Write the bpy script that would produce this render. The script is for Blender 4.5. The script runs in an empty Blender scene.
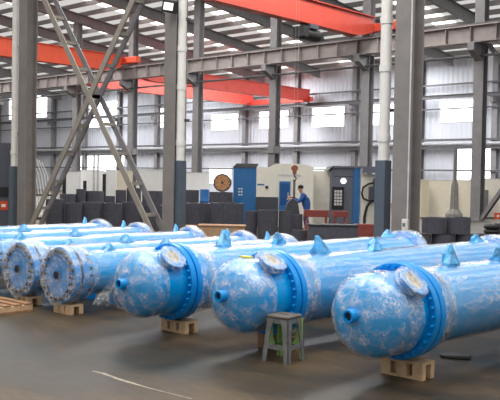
import bpy, bmesh, math, random
from mathutils import Vector, Matrix, noise
random.seed(7)
PI = math.pi
sc = bpy.context.scene
C = sc.collection

# ------------------------------------------------------------------ camera
EYE = 1.7
F = 820.0
_s, _c = 0.674, 0.738
_n = math.hypot(_s, _c)
D0 = Vector((-_s/_n, _c/_n, 0)); R0 = Vector((_c/_n, _s/_n, 0)); UP = Vector((0, 0, 1))
PITCH = math.atan(21.5/F); ROLL = 0.0185
FW = D0*math.cos(PITCH) - UP*math.sin(PITCH)
U1 = UP*math.cos(PITCH) + D0*math.sin(PITCH)
RT = R0*math.cos(ROLL) + U1*math.sin(ROLL)
UU = U1*math.cos(ROLL) - R0*math.sin(ROLL)
cd = bpy.data.cameras.new('camera'); cam = bpy.data.objects.new('camera', cd); C.objects.link(cam)
cd.sensor_width = 36; cd.lens = 36*F/500; cd.clip_end = 500; cd.clip_start = 0.1
M = Matrix((RT, UU, -FW)).transposed().to_4x4(); M.translation = Vector((0, 0, EYE))
cam.matrix_world = M
sc.camera = cam

# ------------------------------------------------------------------ light
w = bpy.data.worlds.new('sky'); sc.world = w; w.use_nodes = True
bg = w.node_tree.nodes['Background']; bg.inputs[0].default_value = (0.97, 0.985, 1.0, 1); bg.inputs[1].default_value = 0.42
def area(name, loc, rot, sx, sy, power, col=(1, 1, 1)):
    l = bpy.data.lights.new(name, 'AREA'); l.shape = 'RECTANGLE'; l.size = sx; l.size_y = sy
    l.energy = power; l.color = col
    o = bpy.data.objects.new(name, l); C.objects.link(o); o.location = loc; o.rotation_euler = rot
    return o
sl = bpy.data.lights.new('sun', 'SUN'); sl.energy = 1.6; sl.angle = 0.5; sl.color = (1, 0.985, 0.96)
so = bpy.data.objects.new('sun', sl); C.objects.link(so); so.rotation_euler = (0.0, 0.0, 0.0); so.location = (0, 0, 40)
# daylight of the roof lights over the front bay and the two halls
for x in (-12, -6, 0):
    area('roof_light_front', (x, 5.5, 11.5), (0, 0, 0), 3.2, 11, 540, (1, 0.98, 0.95))
for x in (-68, -56, -44, -32, -20):
    area('roof_light_middle', (x, 24, 12.2), (0, 0, 0), 2.0, 16, 1500, (1, 0.98, 0.95))
    area('roof_light_back', (x, 45, 10.3), (0, 0, 0), 2.0, 14, 2000, (0.96, 0.98, 1))
sc.view_settings.view_transform = 'Standard'; sc.view_settings.look = 'None'
sc.view_settings.exposure = 0.3; sc.view_settings.gamma = 1.0; sc.view_settings.use_curve_mapping = False

# ------------------------------------------------------------------ helpers
def bearing(px):                       # X/Y direction of a picture column
    q = (px-250)/F
    v = D0 + R0*q
    return v
def at(px, depth, z=0.0):
    v = bearing(px)*depth
    return Vector((v.x, v.y, z))
def ray(px, py):
    return FW + RT*((px-250)/F) + UU*((200-py)/F)
def ground(px, py, z=0.0):
    r = ray(px, py); t = (z-EYE)/r.z
    p = r*t
    return Vector((p.x, p.y, z))
def onY(px, py, Y):
    r = ray(px, py); t = Y/r.y; p = r*t
    return Vector((p.x, Y, p.z+EYE))

def mat(name, col, rough=0.6, metal=0.0, var=0.15, scale=6.0, bump=0.0, spec=None, coat=0.0):
    m = bpy.data.materials.new(name); m.use_nodes = True
    nt = m.node_tree; b = nt.nodes['Principled BSDF']
    b.inputs['Roughness'].default_value = rough; b.inputs['Metallic'].default_value = metal
    if spec is not None: b.inputs['Specular IOR Level'].default_value = spec
    b.inputs['Coat Weight'].default_value = coat
    tc = nt.nodes.new('ShaderNodeTexCoord')
    nz = nt.nodes.new('ShaderNodeTexNoise'); nz.inputs['Scale'].default_value = scale; nz.inputs['Detail'].default_value = 5
    nt.links.new(tc.outputs['Object'], nz.inputs['Vector'])
    rp = nt.nodes.new('ShaderNodeValToRGB')
    rp.color_ramp.elements[0].position = 0.3; rp.color_ramp.elements[1].position = 0.7
    rp.color_ramp.elements[0].color = tuple(c*(1-var) for c in col)+(1,)
    rp.color_ramp.elements[1].color = tuple(min(1, c*(1+var)) for c in col)+(1,)
    nt.links.new(nz.outputs['Fac'], rp.inputs[0]); nt.links.new(rp.outputs[0], b.inputs['Base Color'])
    if bump:
        bp = nt.nodes.new('ShaderNodeBump'); bp.inputs['Strength'].default_value = bump; bp.inputs['Distance'].default_value = 0.02
        nt.links.new(nz.outputs['Fac'], bp.inputs['Height']); nt.links.new(bp.outputs[0], b.inputs['Normal'])
    return m
def srgb(r, g, b):
    f = lambda v: (v/255/12.92) if v/255 <= 0.04045 else ((v/255+0.055)/1.055)**2.4
    return (f(r), f(g), f(b))
def emit(name, col, s):
    m = bpy.data.materials.new(name); m.use_nodes = True
    b = m.node_tree.nodes['Principled BSDF']; b.inputs['Base Color'].default_value = (0.8, 0.8, 0.8, 1)
    b.inputs['Emission Color'].default_value = col+(1,); b.inputs['Emission Strength'].default_value = s
    b.inputs['Roughness'].default_value = 0.2
    return m

class MB:
    """collects shapes into one mesh"""
    def __init__(self): self.bm = bmesh.new(); self.mi = 0
    def _f(self, vs):
        try:
            f = self.bm.faces.new(vs); f.material_index = self.mi; return f
        except ValueError: return None
    def box(self, a, b):
        x0, y0, z0 = a; x1, y1, z1 = b
        v = [self.bm.verts.new(p) for p in ((x0,y0,z0),(x1,y0,z0),(x1,y1,z0),(x0,y1,z0),(x0,y0,z1),(x1,y0,z1),(x1,y1,z1),(x0,y1,z1))]
        for q in ((3,2,1,0),(4,5,6,7),(0,1,5,4),(1,2,6,5),(2,3,7,6),(3,0,4,7)): self._f([v[i] for i in q])
        return self
    def cbox(self, c, s): return self.box([c[i]-s[i]/2 for i in range(3)], [c[i]+s[i]/2 for i in range(3)])
    def bar(self, p0, p1, w, h, up=(0, 0, 1)):
        p0, p1 = Vector(p0), Vector(p1); d = (p1-p0).normalized(); u = Vector(up)
        if abs(d.dot(u)) > 0.99: u = Vector((1, 0, 0))
        s = d.cross(u).normalized(); u = s.cross(d).normalized()
        v = []
        for p in (p0, p1):
            for a, b in ((-1,-1),(1,-1),(1,1),(-1,1)): v.append(self.bm.verts.new(p+s*a*w/2+u*b*h/2))
        for q in ((3,2,1,0),(4,5,6,7),(0,1,5,4),(1,2,6,5),(2,3,7,6),(3,0,4,7)): self._f([v[i] for i in q])
        return self
    def ibeam(self, p0, p1, w, h, t=0.03, up=(0, 0, 1)):
        p0, p1 = Vector(p0), Vector(p1); d = (p1-p0).normalized(); u = Vector(up)
        s = d.cross(u).normalized(); u = s.cross(d).normalized()
        self.bar(p0+u*(h/2-t/2), p1+u*(h/2-t/2), w, t, u); self.bar(p0-u*(h/2-t/2), p1-u*(h/2-t/2), w, t, u)
        self.bar(p0, p1, t, h-2*t, u); return self
    def tube(self, pts, r, n=10, cap=True):
        pts = [Vector(p) for p in pts]; rings = []
        rr = r if isinstance(r, (list, tuple)) else [r]*len(pts)
        prev = None
        for i, p in enumerate(pts):
            d = (pts[min(i+1, len(pts)-1)]-pts[max(i-1, 0)]).normalized()
            u = prev if prev is not None else (Vector((0, 0, 1)) if abs(d.z) < 0.9 else Vector((1, 0, 0)))
            s = d.cross(u).normalized(); u = s.cross(d).normalized(); prev = u
            rings.append([self.bm.verts.new(p+(s*math.cos(2*PI*k/n)+u*math.sin(2*PI*k/n))*rr[i]) for k in range(n)])
        for a, b in zip(rings, rings[1:]):
            for k in range(n): self._f([a[k], a[(k+1)%n], b[(k+1)%n], b[k]])
        if cap: self._f(rings[0][::-1]); self._f(rings[-1])
        return self
    def lathe(self, prof, o=(0,0,0), axis=(0,0,1), n=32, rib=0, ribamp=0.0, closed=False):
        """prof: list of (along, radius) about axis through o"""
        o = Vector(o); d = Vector(axis).normalized()
        u = Vector((0, 0, 1)) if abs(d.z) < 0.9 else Vector((1, 0, 0))
        s = d.cross(u).normalized(); u = s.cross(d).normalized()
        rings = []
        for (a, r) in prof:
            if r < 1e-6: rings.append([self.bm.verts.new(o+d*a)])
            else:
                ring = []
                for k in range(n):
                    t = 2*PI*k/n
                    q = r*(1 + (ribamp if (rib and k % 2) else 0))
                    ring.append(self.bm.verts.new(o+d*a+(s*math.cos(t)+u*math.sin(t))*q))
                rings.append(ring)
        if closed: rings.append(rings[0])
        for a, b in zip(rings, rings[1:]):
            for k in range(n):
                if len(a) == 1 and len(b) == 1: continue
                if len(a) == 1: self._f([a[0], b[(k+1)%n], b[k]])
                elif len(b) == 1: self._f([a[k], a[(k+1)%n], b[0]])
                else: self._f([a[k], a[(k+1)%n], b[(k+1)%n], b[k]])
        return self
    def cyl(self, p0, p1, r, n=16): return self.tube([p0, p1], r, n)
    def prism(self, poly, axis, a, b):
        """poly in the plane normal to axis ('x' -> (y,z); 'y' -> (x,z); 'z' -> (x,y))"""
        def P(p, t): return {'x': (t, p[0], p[1]), 'y': (p[0], t, p[1]), 'z': (p[0], p[1], t)}[axis]
        v0 = [self.bm.verts.new(P(p, a)) for p in poly]; v1 = [self.bm.verts.new(P(p, b)) for p in poly]
        self._f(v0[::-1]); self._f(v1); n = len(poly)
        for k in range(n): self._f([v0[k], v0[(k+1)%n], v1[(k+1)%n], v1[k]])
        return self
    def build(self, name, m, parent=None, smooth=False, bevel=0.0, loc=None):
        bmesh.ops.recalc_face_normals(self.bm, faces=self.bm.faces[:])
        me = bpy.data.meshes.new(name); self.bm.to_mesh(me); self.bm.free()
        for x in (m if isinstance(m, (list, tuple)) else [m]): me.materials.append(x)
        o = bpy.data.objects.new(name, me); C.objects.link(o)
        if parent: o.parent = parent
        if loc is not None: o.location = loc
        if smooth:
            me.polygons.foreach_set('use_smooth', [True]*len(me.polygons))
            me.set_sharp_from_angle(angle=math.radians(40))
        if bevel:
            b = o.modifiers.new('bevel', 'BEVEL'); b.width = bevel; b.segments = 2; b.limit_method = 'ANGLE'
        return o

def tag(o, label, cat, group=None):
    o['label'] = label; o['category'] = cat
    if group: o['group'] = group
    return o
def thing(name, label, cat, loc=(0, 0, 0), rz=0, group=None):
    o = bpy.data.objects.new(name, None); C.objects.link(o); o.location = loc; o.rotation_euler = (0, 0, rz)
    o.empty_display_size = 0.1
    return tag(o, label, cat, group)
def struct(o): o['kind'] = 'structure'; return o
def copy_tree(o, parent=None):
    c = o.copy(); C.objects.link(c)
    if parent: c.parent = parent
    for ch in list(o.children): copy_tree(ch, c)
    return c

# ------------------------------------------------------------------ materials
STEEL = mat('grey painted column steel', srgb(132, 125, 121), 0.6, 0, 0.12, 3)
STEEL2 = mat('grey runway steel', srgb(118, 116, 118), 0.6, 0, 0.12, 3)
STEELB = mat('bluish brace steel', srgb(130, 126, 128), 0.55, 0, 0.12, 3)
BRACE = mat('beige brace steel', srgb(150, 142, 132), 0.6, 0, 0.12, 4)
BEAM = mat('grey runway beam paint', srgb(138, 130, 128), 0.6, 0, 0.12, 3)
DARKST = mat('dark steel', srgb(82, 80, 82), 0.6, 0, 0.12, 4)
REDC = mat('crane red paint', srgb(176, 62, 46), 0.5, 0, 0.1, 2)
ORANGE = mat('crane orange paint', srgb(214, 76, 42), 0.5, 0, 0.08, 2)
PINKR = mat('faded crane red paint', srgb(212, 78, 66), 0.5, 0, 0.08, 2)
BLACK = mat('black rubber', srgb(28, 28, 30), 0.6)
WPANEL = mat('white partition board', srgb(240, 240, 240), 0.5, 0, 0.03)
WHITEP = mat('white pvc', srgb(230, 225, 218), 0.4, 0, 0.05)
SLATE = mat('slate steel cover', srgb(84, 94, 106), 0.5, 0, 0.1)
DRUM = mat('charcoal ribbed metal', srgb(80, 80, 90), 0.5, 0.0, 0.15, 8)
DRUM2 = mat('dark inner coil', srgb(38, 38, 42), 0.7, 0, 0.15, 8)
BLUE = mat('vessel blue paint', srgb(0, 156, 226), 0.22, 0, 0.06, 2, coat=0.3)
BLUED = mat('flange blue paint', srgb(0, 142, 220), 0.3, 0, 0.08, 4)
NUT = mat('bolt steel', srgb(46, 56, 72), 0.4, 0.4)
BORE = mat('dark bore', srgb(34, 44, 60), 0.7)
WOOD = mat('pale pallet timber', srgb(196, 164, 128), 0.8, 0, 0.2, 12)
WOODR = mat('brown pallet timber', srgb(150, 112, 80), 0.8, 0, 0.25, 12)
GPIPE = mat('grey pipe lagging', srgb(140, 140, 144), 0.45)
PLY = mat('tan crate board', srgb(186, 150, 118), 0.8, 0, 0.12, 6)
CREAM = mat('cream enamel', srgb(238, 233, 220), 0.5, 0, 0.04)
CREAM2 = mat('cream partition', srgb(236, 228, 208), 0.6, 0, 0.04)
MBLUE = mat('machine blue enamel', srgb(44, 110, 170), 0.45, 0, 0.06)
MGREY = mat('machine grey enamel', srgb(104, 108, 122), 0.5, 0, 0.06)
MDARK = mat('machine dark grey', srgb(70, 72, 80), 0.5, 0, 0.08)
REDB = mat('red oxide primer', srgb(140, 66, 60), 0.7, 0, 0.15)
COPPER = mat('orange brown winding', srgb(192, 140, 98), 0.7, 0, 0.4, 14)
CONDUIT = mat('light conduit', srgb(206, 204, 204), 0.4)
SEATM = mat('scuffed stool seat', srgb(104, 98, 90), 0.7, 0, 0.25, 14)
GREYST = mat('weathered grey plastic', srgb(114, 114, 112), 0.6, 0, 0.25, 14)
GREEN = mat('lime green plastic', srgb(166, 206, 120), 0.5, 0, 0.1)
YELLOW = mat('yellow tape', srgb(226, 206, 60), 0.5)
LAMP = emit('lamp lens', (1, 1, 0.97), 0.75)
PANE = emit('daylit window pane', (0.97, 0.985, 1.0), 3.0)
SKYL = emit('daylit roof panel', (1.0, 0.985, 0.95), 2.2)

def film(name, base, streak, scale, stretch=(1, 1, 1), tint=(0.93, 0.945, 0.955), bump=0.7, rough=0.16, ior=1.7, width=0.045, lo=0.25):
    """clear stretch film: see-through with a Fresnel sheen, whitened along its creases"""
    m = bpy.data.materials.new(name); m.use_nodes = True; nt = m.node_tree; nt.nodes.clear()
    N = nt.nodes.new; L = nt.links.new
    out = N('ShaderNodeOutputMaterial'); mix = N('ShaderNodeMixShader'); clear = N('ShaderNodeMixShader')
    tr = N('ShaderNodeBsdfTransparent'); gl = N('ShaderNodeBsdfGlossy'); gl.inputs['Roughness'].default_value = rough
    fr = N('ShaderNodeFresnel'); fr.inputs['IOR'].default_value = ior
    pb = N('ShaderNodeBsdfPrincipled'); pb.inputs['Base Color'].default_value = tint+(1,); pb.inputs['Roughness'].default_value = 0.2
    pb.inputs['Specular IOR Level'].default_value = 0.8
    tc = N('ShaderNodeTexCoord'); mp = N('ShaderNodeMapping'); mp.inputs['Scale'].default_value = stretch
    L(tc.outputs['Object'], mp.inputs[0])
    n1 = N('ShaderNodeTexNoise'); n1.inputs['Scale'].default_value = scale; n1.inputs['Detail'].default_value = 5; n1.inputs['Distortion'].default_value = 1.3
    n2 = N('ShaderNodeTexNoise'); n2.inputs['Scale'].default_value = scale*0.9; n2.inputs['Detail'].default_value = 6; n2.inputs['Roughness'].default_value = 0.55
    L(mp.outputs[0], n1.inputs['Vector']); L(mp.outputs[0], n2.inputs['Vector'])
    a = N('ShaderNodeMath'); a.operation = 'SUBTRACT'; a.inputs[1].default_value = 0.5; L(n1.outputs['Fac'], a.inputs[0])
    b = N('ShaderNodeMath'); b.operation = 'ABSOLUTE'; L(a.outputs[0], b.inputs[0])
    vo = N('ShaderNodeTexVoronoi'); vo.feature = 'DISTANCE_TO_EDGE'; vo.inputs['Scale'].default_value = scale*2.1
    ad = N('ShaderNodeVectorMath'); ad.operation = 'MULTIPLY_ADD'; ad.inputs[1].default_value = (0.3, 0.3, 0.3)
    L(n2.outputs['Color'], ad.inputs[0]); L(mp.outputs[0], ad.inputs[2]); L(ad.outputs[0], vo.inputs['Vector'])
    vb = N('ShaderNodeMath'); vb.operation = 'MULTIPLY'; vb.inputs[1].default_value = 0.5; L(vo.outputs['Distance'], vb.inputs[0])
    mn = N('ShaderNodeMath'); mn.operation = 'MINIMUM'
    nb = N('ShaderNodeMath'); nb.operation = 'MULTIPLY_ADD'; nb.inputs[1].default_value = 1.6; nb.inputs[2].default_value = 0.01; L(b.outputs[0], nb.inputs[0])
    L(nb.outputs[0], mn.inputs[0]); L(vb.outputs[0], mn.inputs[1])
    r = N('ShaderNodeMapRange'); r.inputs['From Min'].default_value = 0.0; r.inputs['From Max'].default_value = width
    r.inputs['To Min'].default_value = streak; r.inputs['To Max'].default_value = base; L(mn.outputs[0], r.inputs['Value'])
    r2 = N('ShaderNodeMapRange'); r2.inputs['From Min'].default_value = 0.40; r2.inputs['From Max'].default_value = 0.60
    r2.inputs['To Min'].default_value = lo; r2.inputs['To Max'].default_value = 1.0; L(n2.outputs['Fac'], r2.inputs['Value'])
    mu = N('ShaderNodeMath'); mu.operation = 'MULTIPLY'; L(r.outputs[0], mu.inputs[0]); L(r2.outputs[0], mu.inputs[1])
    bp = N('ShaderNodeBump'); bp.inputs['Strength'].default_value = bump; bp.inputs['Distance'].default_value = 0.025
    L(n1.outputs['Fac'], bp.inputs['Height'])
    for nd in (pb, gl, fr): L(bp.outputs[0], nd.inputs['Normal'])
    ge = N('ShaderNodeNewGeometry'); inv = N('ShaderNodeMath'); inv.operation = 'SUBTRACT'; inv.inputs[0].default_value = 1.0; L(ge.outputs['Backfacing'], inv.inputs[1])
    fm = N('ShaderNodeMath'); fm.operation = 'MULTIPLY'; L(fr.outputs[0], fm.inputs[0]); L(inv.outputs[0], fm.inputs[1])
    L(fm.outputs[0], clear.inputs[0]); L(tr.outputs[0], clear.inputs[1]); L(gl.outputs[0], clear.inputs[2])
    L(mu.outputs[0], mix.inputs[0]); L(clear.outputs[0], mix.inputs[1]); L(pb.outputs[0], mix.inputs[2]); L(mix.outputs[0], out.inputs[0])
    return m
FILM = film('crinkled clear film', 0.12, 0.75, 9, lo=0.12)
FILMS = film('stretched clear film on shell', 0.1, 0.4, 5.0, (1, 0.3, 1), bump=0.2, rough=0.2, ior=1.9)
FILMB = film('bunched clear film', 0.16, 0.9, 9.0)
FILML = film('loose clear film', 0.12, 0.7, 7.0)

def wall_mat():
    m = mat('pale corrugated wall sheet', srgb(184, 186, 194), 0.55, 0, 0.03, 1)
    nt = m.node_tree; b = nt.nodes['Principled BSDF']
    tc = nt.nodes.new('ShaderNodeTexCoord'); wv = nt.nodes.new('ShaderNodeTexWave'); wv.inputs['Scale'].default_value = 0.8
    wv.bands_direction = 'X'
    nt.links.new(tc.outputs['Object'], wv.inputs['Vector'])
    bp = nt.nodes.new('ShaderNodeBump'); bp.inputs['Strength'].default_value = 0.6; bp.inputs['Distance'].default_value = 0.08
    nt.links.new(wv.outputs['Fac'], bp.inputs['Height']); nt.links.new(bp.outputs[0], b.inputs['Normal'])
    return m
WALL = wall_mat()
def roof_mat():
    m = mat('pale translucent roof sheet', srgb(214, 214, 212), 0.6, 0, 0.04, 1)
    nt = m.node_tree; out = nt.nodes['Material Output']; b = nt.nodes['Principled BSDF']
    tr = nt.nodes.new('ShaderNodeBsdfTranslucent'); tr.inputs[0].default_value = (0.9, 0.9, 0.88, 1)
    mx = nt.nodes.new('ShaderNodeMixShader'); mx.inputs[0].default_value = 0.6
    nt.links.new(b.outputs[0], mx.inputs[1]); nt.links.new(tr.outputs[0], mx.inputs[2]); nt.links.new(mx.outputs[0], out.inputs[0])
    return m
ROOF = roof_mat()
PURL = mat('grey purlin', srgb(132, 128, 126), 0.6)

def floor_mat():
    m = bpy.data.materials.new('worn workshop concrete'); m.use_nodes = True; nt = m.node_tree; b = nt.nodes['Principled BSDF']
    N = nt.nodes.new; L = nt.links.new
    tc = N('ShaderNodeTexCoord')
    n1 = N('ShaderNodeTexNoise'); n1.inputs['Scale'].default_value = 0.55; n1.inputs['Detail'].default_value = 6; n1.inputs['Distortion'].default_value = 0.6
    n2 = N('ShaderNodeTexNoise'); n2.inputs['Scale'].default_value = 7; n2.inputs['Detail'].default_value = 8
    mp = N('ShaderNodeMapping'); mp.inputs['Rotation'].default_value = (0, 0, math.radians(42)); mp.inputs['Scale'].default_value = (0.6, 2.2, 1)
    L(tc.outputs['Object'], mp.inputs[0]); L(mp.outputs[0], n1.inputs['Vector']); L(mp.outputs[0], n2.inputs['Vector'])
    rp = N('ShaderNodeValToRGB'); e = rp.color_ramp.elements
    e[0].position = 0.36; e[0].color = srgb(42, 45, 40)+(1,); e[1].position = 0.66; e[1].color = srgb(92, 77, 58)+(1,)
    k = rp.color_ramp.elements.new(0.5); k.color = srgb(66, 57, 45)+(1,)
    L(n1.outputs['Fac'], rp.inputs[0])
    r2 = N('ShaderNodeValToRGB'); r2.color_ramp.elements[0].position = 0.3; r2.color_ramp.elements[0].color = (0.72, 0.72, 0.72, 1)
    r2.color_ramp.elements[1].position = 0.7; r2.color_ramp.elements[1].color = (1.1, 1.1, 1.1, 1)
    L(n2.outputs['Fac'], r2.inputs[0])
    mx = N('ShaderNodeMix'); mx.data_type = 'RGBA'; mx.blend_type = 'MULTIPLY'; mx.inputs[0].default_value = 1
    L(rp.outputs[0], mx.inputs[6]); L(r2.outputs[0], mx.inputs[7]); L(mx.outputs[2], b.inputs['Base Color'])
    r3 = N('ShaderNodeMapRange'); r3.inputs['To Min'].default_value = 0.3; r3.inputs['To Max'].default_value = 0.6; L(n1.outputs['Fac'], r3.inputs['Value'])
    L(r3.outputs[0], b.inputs['Roughness']); b.inputs['Specular IOR Level'].default_value = 0.22
    bp = N('ShaderNodeBump'); bp.inputs['Strength'].default_value = 0.08; L(n2.outputs['Fac'], bp.inputs['Height']); L(bp.outputs[0], b.inputs['Normal'])
    return m
FLOOR = floor_mat()

# ------------------------------------------------------------------ the building
Y1, Y2, Y3 = 12.5, 34.0, 54.0
XL, XR = -105.0, -6.0
YR = 12.0; YF_ = -9.0
def roof_z(y): return 11.0 + (Y3-y)*0.11 if y >= YR else 11.0 + (Y3-YR)*0.11 - (YR-y)*0.11

struct(MB().box((XL, -9, -0.2), (14, Y3+0.4, 0)).build('floor', FLOOR))

# windows of the back wall, as (left, right, top, bottom) picture extents measured on the wall plane
WIN = [(9, 47, 95, 117), (89, 121, 103, 126), (155, 169, 109, 127), (211, 238, 115, 129.5), (259, 288, 112, 127.5), (312, 344, 108, 126),
       (371, 401, 105, 124), (440, 477, 101, 121), (78, 124, 156, 172), (209, 231, 168, 184), (309, 328, 168, 180), (456, 492, 148, 181)]
rects = []
for (a, b, t, bt) in WIN:
    p, q = onY(a, t, Y3), onY(b, bt, Y3)
    rects.append((p.x, q.x, q.z, p.z))
# wall sheet with openings: vertical strips
wb = MB()
xs = sorted(set([XL, XR]+[r[0] for r in rects]+[r[1] for r in rects]))
for xa, xb in zip(xs, xs[1:]):
    xm = (xa+xb)/2
    holes = sorted([(r[2], r[3]) for r in rects if r[0] < xm < r[1]])
    z = 0
    for lo, hi in holes:
        if lo > z: wb.box((xa, Y3, z), (xb, Y3+0.2, lo))
        z = hi
    wb.box((xa, Y3, z), (xb, Y3+0.2, 11.0))
wall = struct(wb.build('wall_back', WALL))
for i, (xa, xb, za, zb) in enumerate(rects):
    wdw = struct(MB().box((xa, Y3+0.10, za), (xb, Y3+0.13, zb)).build('window_%d' % (i+1), PANE))
    f = MB()
    f.box((xa-0.06, Y3-0.03, za-0.06), (xb+0.06, Y3+0.09, za)).box((xa-0.06, Y3-0.03, zb), (xb+0.06, Y3+0.09, zb+0.06))
    f.box((xa-0.06, Y3-0.03, za), (xa, Y3+0.09, zb)).box((xb, Y3-0.03, za), (xb+0.06, Y3+0.09, zb))
    f.build('window_frame', CONDUIT, wdw)
# posts and rails on the back wall
for k in range(-14, 4):
    x = -32.0 + 5.94*k
    if XL < x < XR:
        MB().ibeam((x, Y3-0.24, 0.0), (x, Y3-0.24, 11.0), 0.4, 0.44, 0.04, (0, 1, 0)).build('wall_post', STEEL2, wall)
for z, h, m in ((4.75, 0.16, DARKST), (4.18, 0.2, DARKST), (7.0, 0.1, DARKST), (8.75, 0.12, DARKST), (2.55, 0.12, DARKST)):
    MB().box((XL, Y3-0.62, z-h/2), (XR, Y3-0.47, z+h/2)).build('wall_rail', m, wall)
MB().cyl((XL, Y3-0.62, 4.45), (XR, Y3-0.62, 4.45), 0.15).build('wall_pipe', GPIPE, wall)

# roof: sheet, purlins, rafters and daylight strips
sky_x = [9.95-6.05*k for k in range(19)]
rs = MB()
edges = [XL] + sorted(sum([[x-0.75, x+0.75] for x in sky_x if x-0.8 > XL], [])) + [14]
def sheet(mb, a, b, lift=0.0):
    ys = [YF_, YR, Y3+0.3]
    v = [[mb.bm.verts.new((x, y, roof_z(y)+lift)) for x in (a, b)] for y in ys]
    for p, q in zip(v, v[1:]): mb._f([p[0], q[0], q[1], p[1]])
for i in range(0, len(edges)-1, 2): sheet(rs, edges[i], edges[i+1])
ceil = struct(rs.build('ceiling', ROOF))
for x in sky_x:
    if x-0.8 > XL:
        m_ = MB(); sheet(m_, x-0.78, x+0.78, 0.03); m_.build('skylight', SKYL, ceil)
y = Y3-0.8
while y > YF_+0.2:
    MB().box((XL, y-0.04, roof_z(y)-0.32), (14, y+0.04, roof_z(y)-0.01)).build('purlin', PURL, ceil)
    y -= 1.55
COLX = [-11.2-6.05*k for k in range(10)]
for x in [0.9, -5.1]+COLX+[-71.7, -77.8, -83.8, -89.9]:
    for ya, yb in ((YF_, YR), (YR, Y2), (Y2, Y3-0.4)):
        MB().ibeam((x, ya, roof_z(ya)-0.65), (x, yb, roof_z(yb)-0.65), 0.28, 0.68, 0.03).build('rafter', STEEL2, ceil)

# ------------------------------------------------------------------ columns
def hcol(t, h, fx, fy, m, tk=0.03):
    MB().box((-fx/2, -fy/2, 0), (fx/2, -fy/2+tk, h)).build('flange', m, t)
    MB().box((-fx/2, fy/2-tk, 0), (fx/2, fy/2, h)).build('flange', m, t)
    MB().box((-tk/2, -fy/2+tk, 0), (tk/2, fy/2-tk, h)).build('web', m, t)
    MB().box((-fx/2-0.08, -fy/2-0.08, 0), (fx/2+0.08, fy/2+0.08, 0.04)).build('base_plate', m, t)
FRONT = [(-19.74, 'left grey steel column beside the dark cabinet at the far left'), (-13.75, 'grey steel column with a floodlight and a downpipe in its recess'),
         (-7.70, 'widest grey steel column, nearest one, with a white conduit and switch box')]
fcols = []
for x, lab in FRONT:
    t = thing('steel_column', lab, 'column', (x, Y1, 0), 0, 'front row of columns')
    hcol(t, roof_z(Y1)-1.0, 0.36, 0.36, STEEL); fcols.append(t)
# conduit with switch box on the right column
MB().cyl((0.155, -0.195, 1.05), (0.155, -0.195, 13), 0.014, 8).build('conduit', CONDUIT, fcols[2])
sb = MB().box((0.075, -0.25, 0.86), (0.175, -0.18, 1.05)).build('switch_box', WHITEP, fcols[2], bevel=0.008)
MB().box((0.10, -0.26, 0.92), (0.15, -0.248, 0.98)).build('switch', MGREY, sb)
# downpipes
def downpipe(x, y, zc, label):
    t = thing('downpipe', label, 'downpipe', (x, y, 0), 0, 'white downpipes')
    MB().lathe([(zc, 0.1), (13, 0.1)], n=20).build('pipe', WHITEP, t, True)
    for z in (zc+0.35, zc+1.6, 4.5, 6.4): MB().lathe([(z, 0.1), (z, 0.115), (z+0.12, 0.115), (z+0.12, 0.1)], n=20, closed=True).build('pipe_socket', WHITEP, t, True)
    MB().box((-0.105, -0.115, 0), (0.105, 0.105, zc+0.02)).build('steel_guard', SLATE, t, bevel=0.01)
    for z in (zc+0.9, 5.2): MB().box((-0.12, 0.02, z), (0.12, 0.16, z+0.05)).build('bracket', DARKST, t)
downpipe(-20.28, Y1-0.05, 1.9, 'white downpipe left of the far-left grey column, dark guard below')
downpipe(-13.56, Y1, 2.05, 'white downpipe in the recess of the middle column, slate guard below')
downpipe(-8.17, Y1-0.02, 2.05, 'white downpipe left of the widest column, slate guard below')
# floodlight
t = thing('floodlight', 'small black floodlight with white lens high on the middle column', 'floodlight', (-13.62, Y1-0.195, 5.45))
h = MB().box((-0.17, -0.26, -0.13), (0.17, -0.12, 0.14)).build('housing', BLACK, t, bevel=0.02); h.rotation_euler = (0.1, 0.2, 0.35)
q = MB().box((-0.115, -0.268, -0.075), (0.115, -0.255, 0.085)).build('lens', LAMP, h)
MB().bar((0, 0.01, 0), (0, -0.14, 0), 0.06, 0.06).build('bracket', BLACK, t)

# X bracing between the left and middle front columns: two pairs of channels with battens
bt = thing('cross_brace', 'tall crossed steel bracing between the two left front columns', 'brace', (-16.7, Y1, 0.05))
def brace(xa, za, xb, zb, m1, m2):
    yo = 0.0 if xb > xa else 0.035
    a, b_ = Vector((xa+16.7, 0, za)), Vector((xb+16.7, 0, zb)); d = b_-a
    for sy, m in ((-0.16-yo, m1), (0.14+yo, m2)):
        o = Vector((0, sy, 0))
        MB().bar(a+o, b_+o, 0.16, 0.028, (0, 1, 0)).bar(a+o+Vector((0, 0.04, 0)), b_+o+Vector((0, 0.04, 0)), 0.03, 0.08, (0, 1, 0)).build('chord', m, bt)
    for k in range(1, 10):
        p = a+d*(k/10)
        MB().bar((p.x, -0.145-yo, p.z), (p.x, 0.125+yo, p.z), 0.10, 0.08).build('batten', m1, bt)
brace(-19.42, 0.05, -14.02, 7.2, BRACE, STEELB)
brace(-14.02, 0.05, -19.42, 7.2, BRACE, STEELB)

names = ['rightmost', 'second from right', 'third from right', 'fourth from right', 'fifth from right', 'sixth from right', 'seventh from right', 'eighth from right', 'ninth from right', 'tenth from right']
for k, x in enumerate(COLX):
    t = thing('runway_column', 'grey steel column under the overhead crane runway, %s of that row' % names[k], 'column', (x, Y2, 0), 0, 'columns under the crane runway')
    hcol(t, roof_z(Y2)-1.0, 0.46, 0.44, STEEL2)
    b = MB().prism([(-0.22, 7.1), (-0.22, 7.81), (-1.0, 7.81), (-1.0, 7.5)], 'x', -0.16, 0.16)
    b.box((-0.5, -1.0, 7.81), (0.5, -0.22, 7.86)).build('corbel', STEEL2, t)
    MB().bar((-0.23, 0, 3.3), (0.23, 0, 3.3), 0.6, 0.4).build('collar', STEEL2, t) if k in (3, 5) else None

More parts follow.
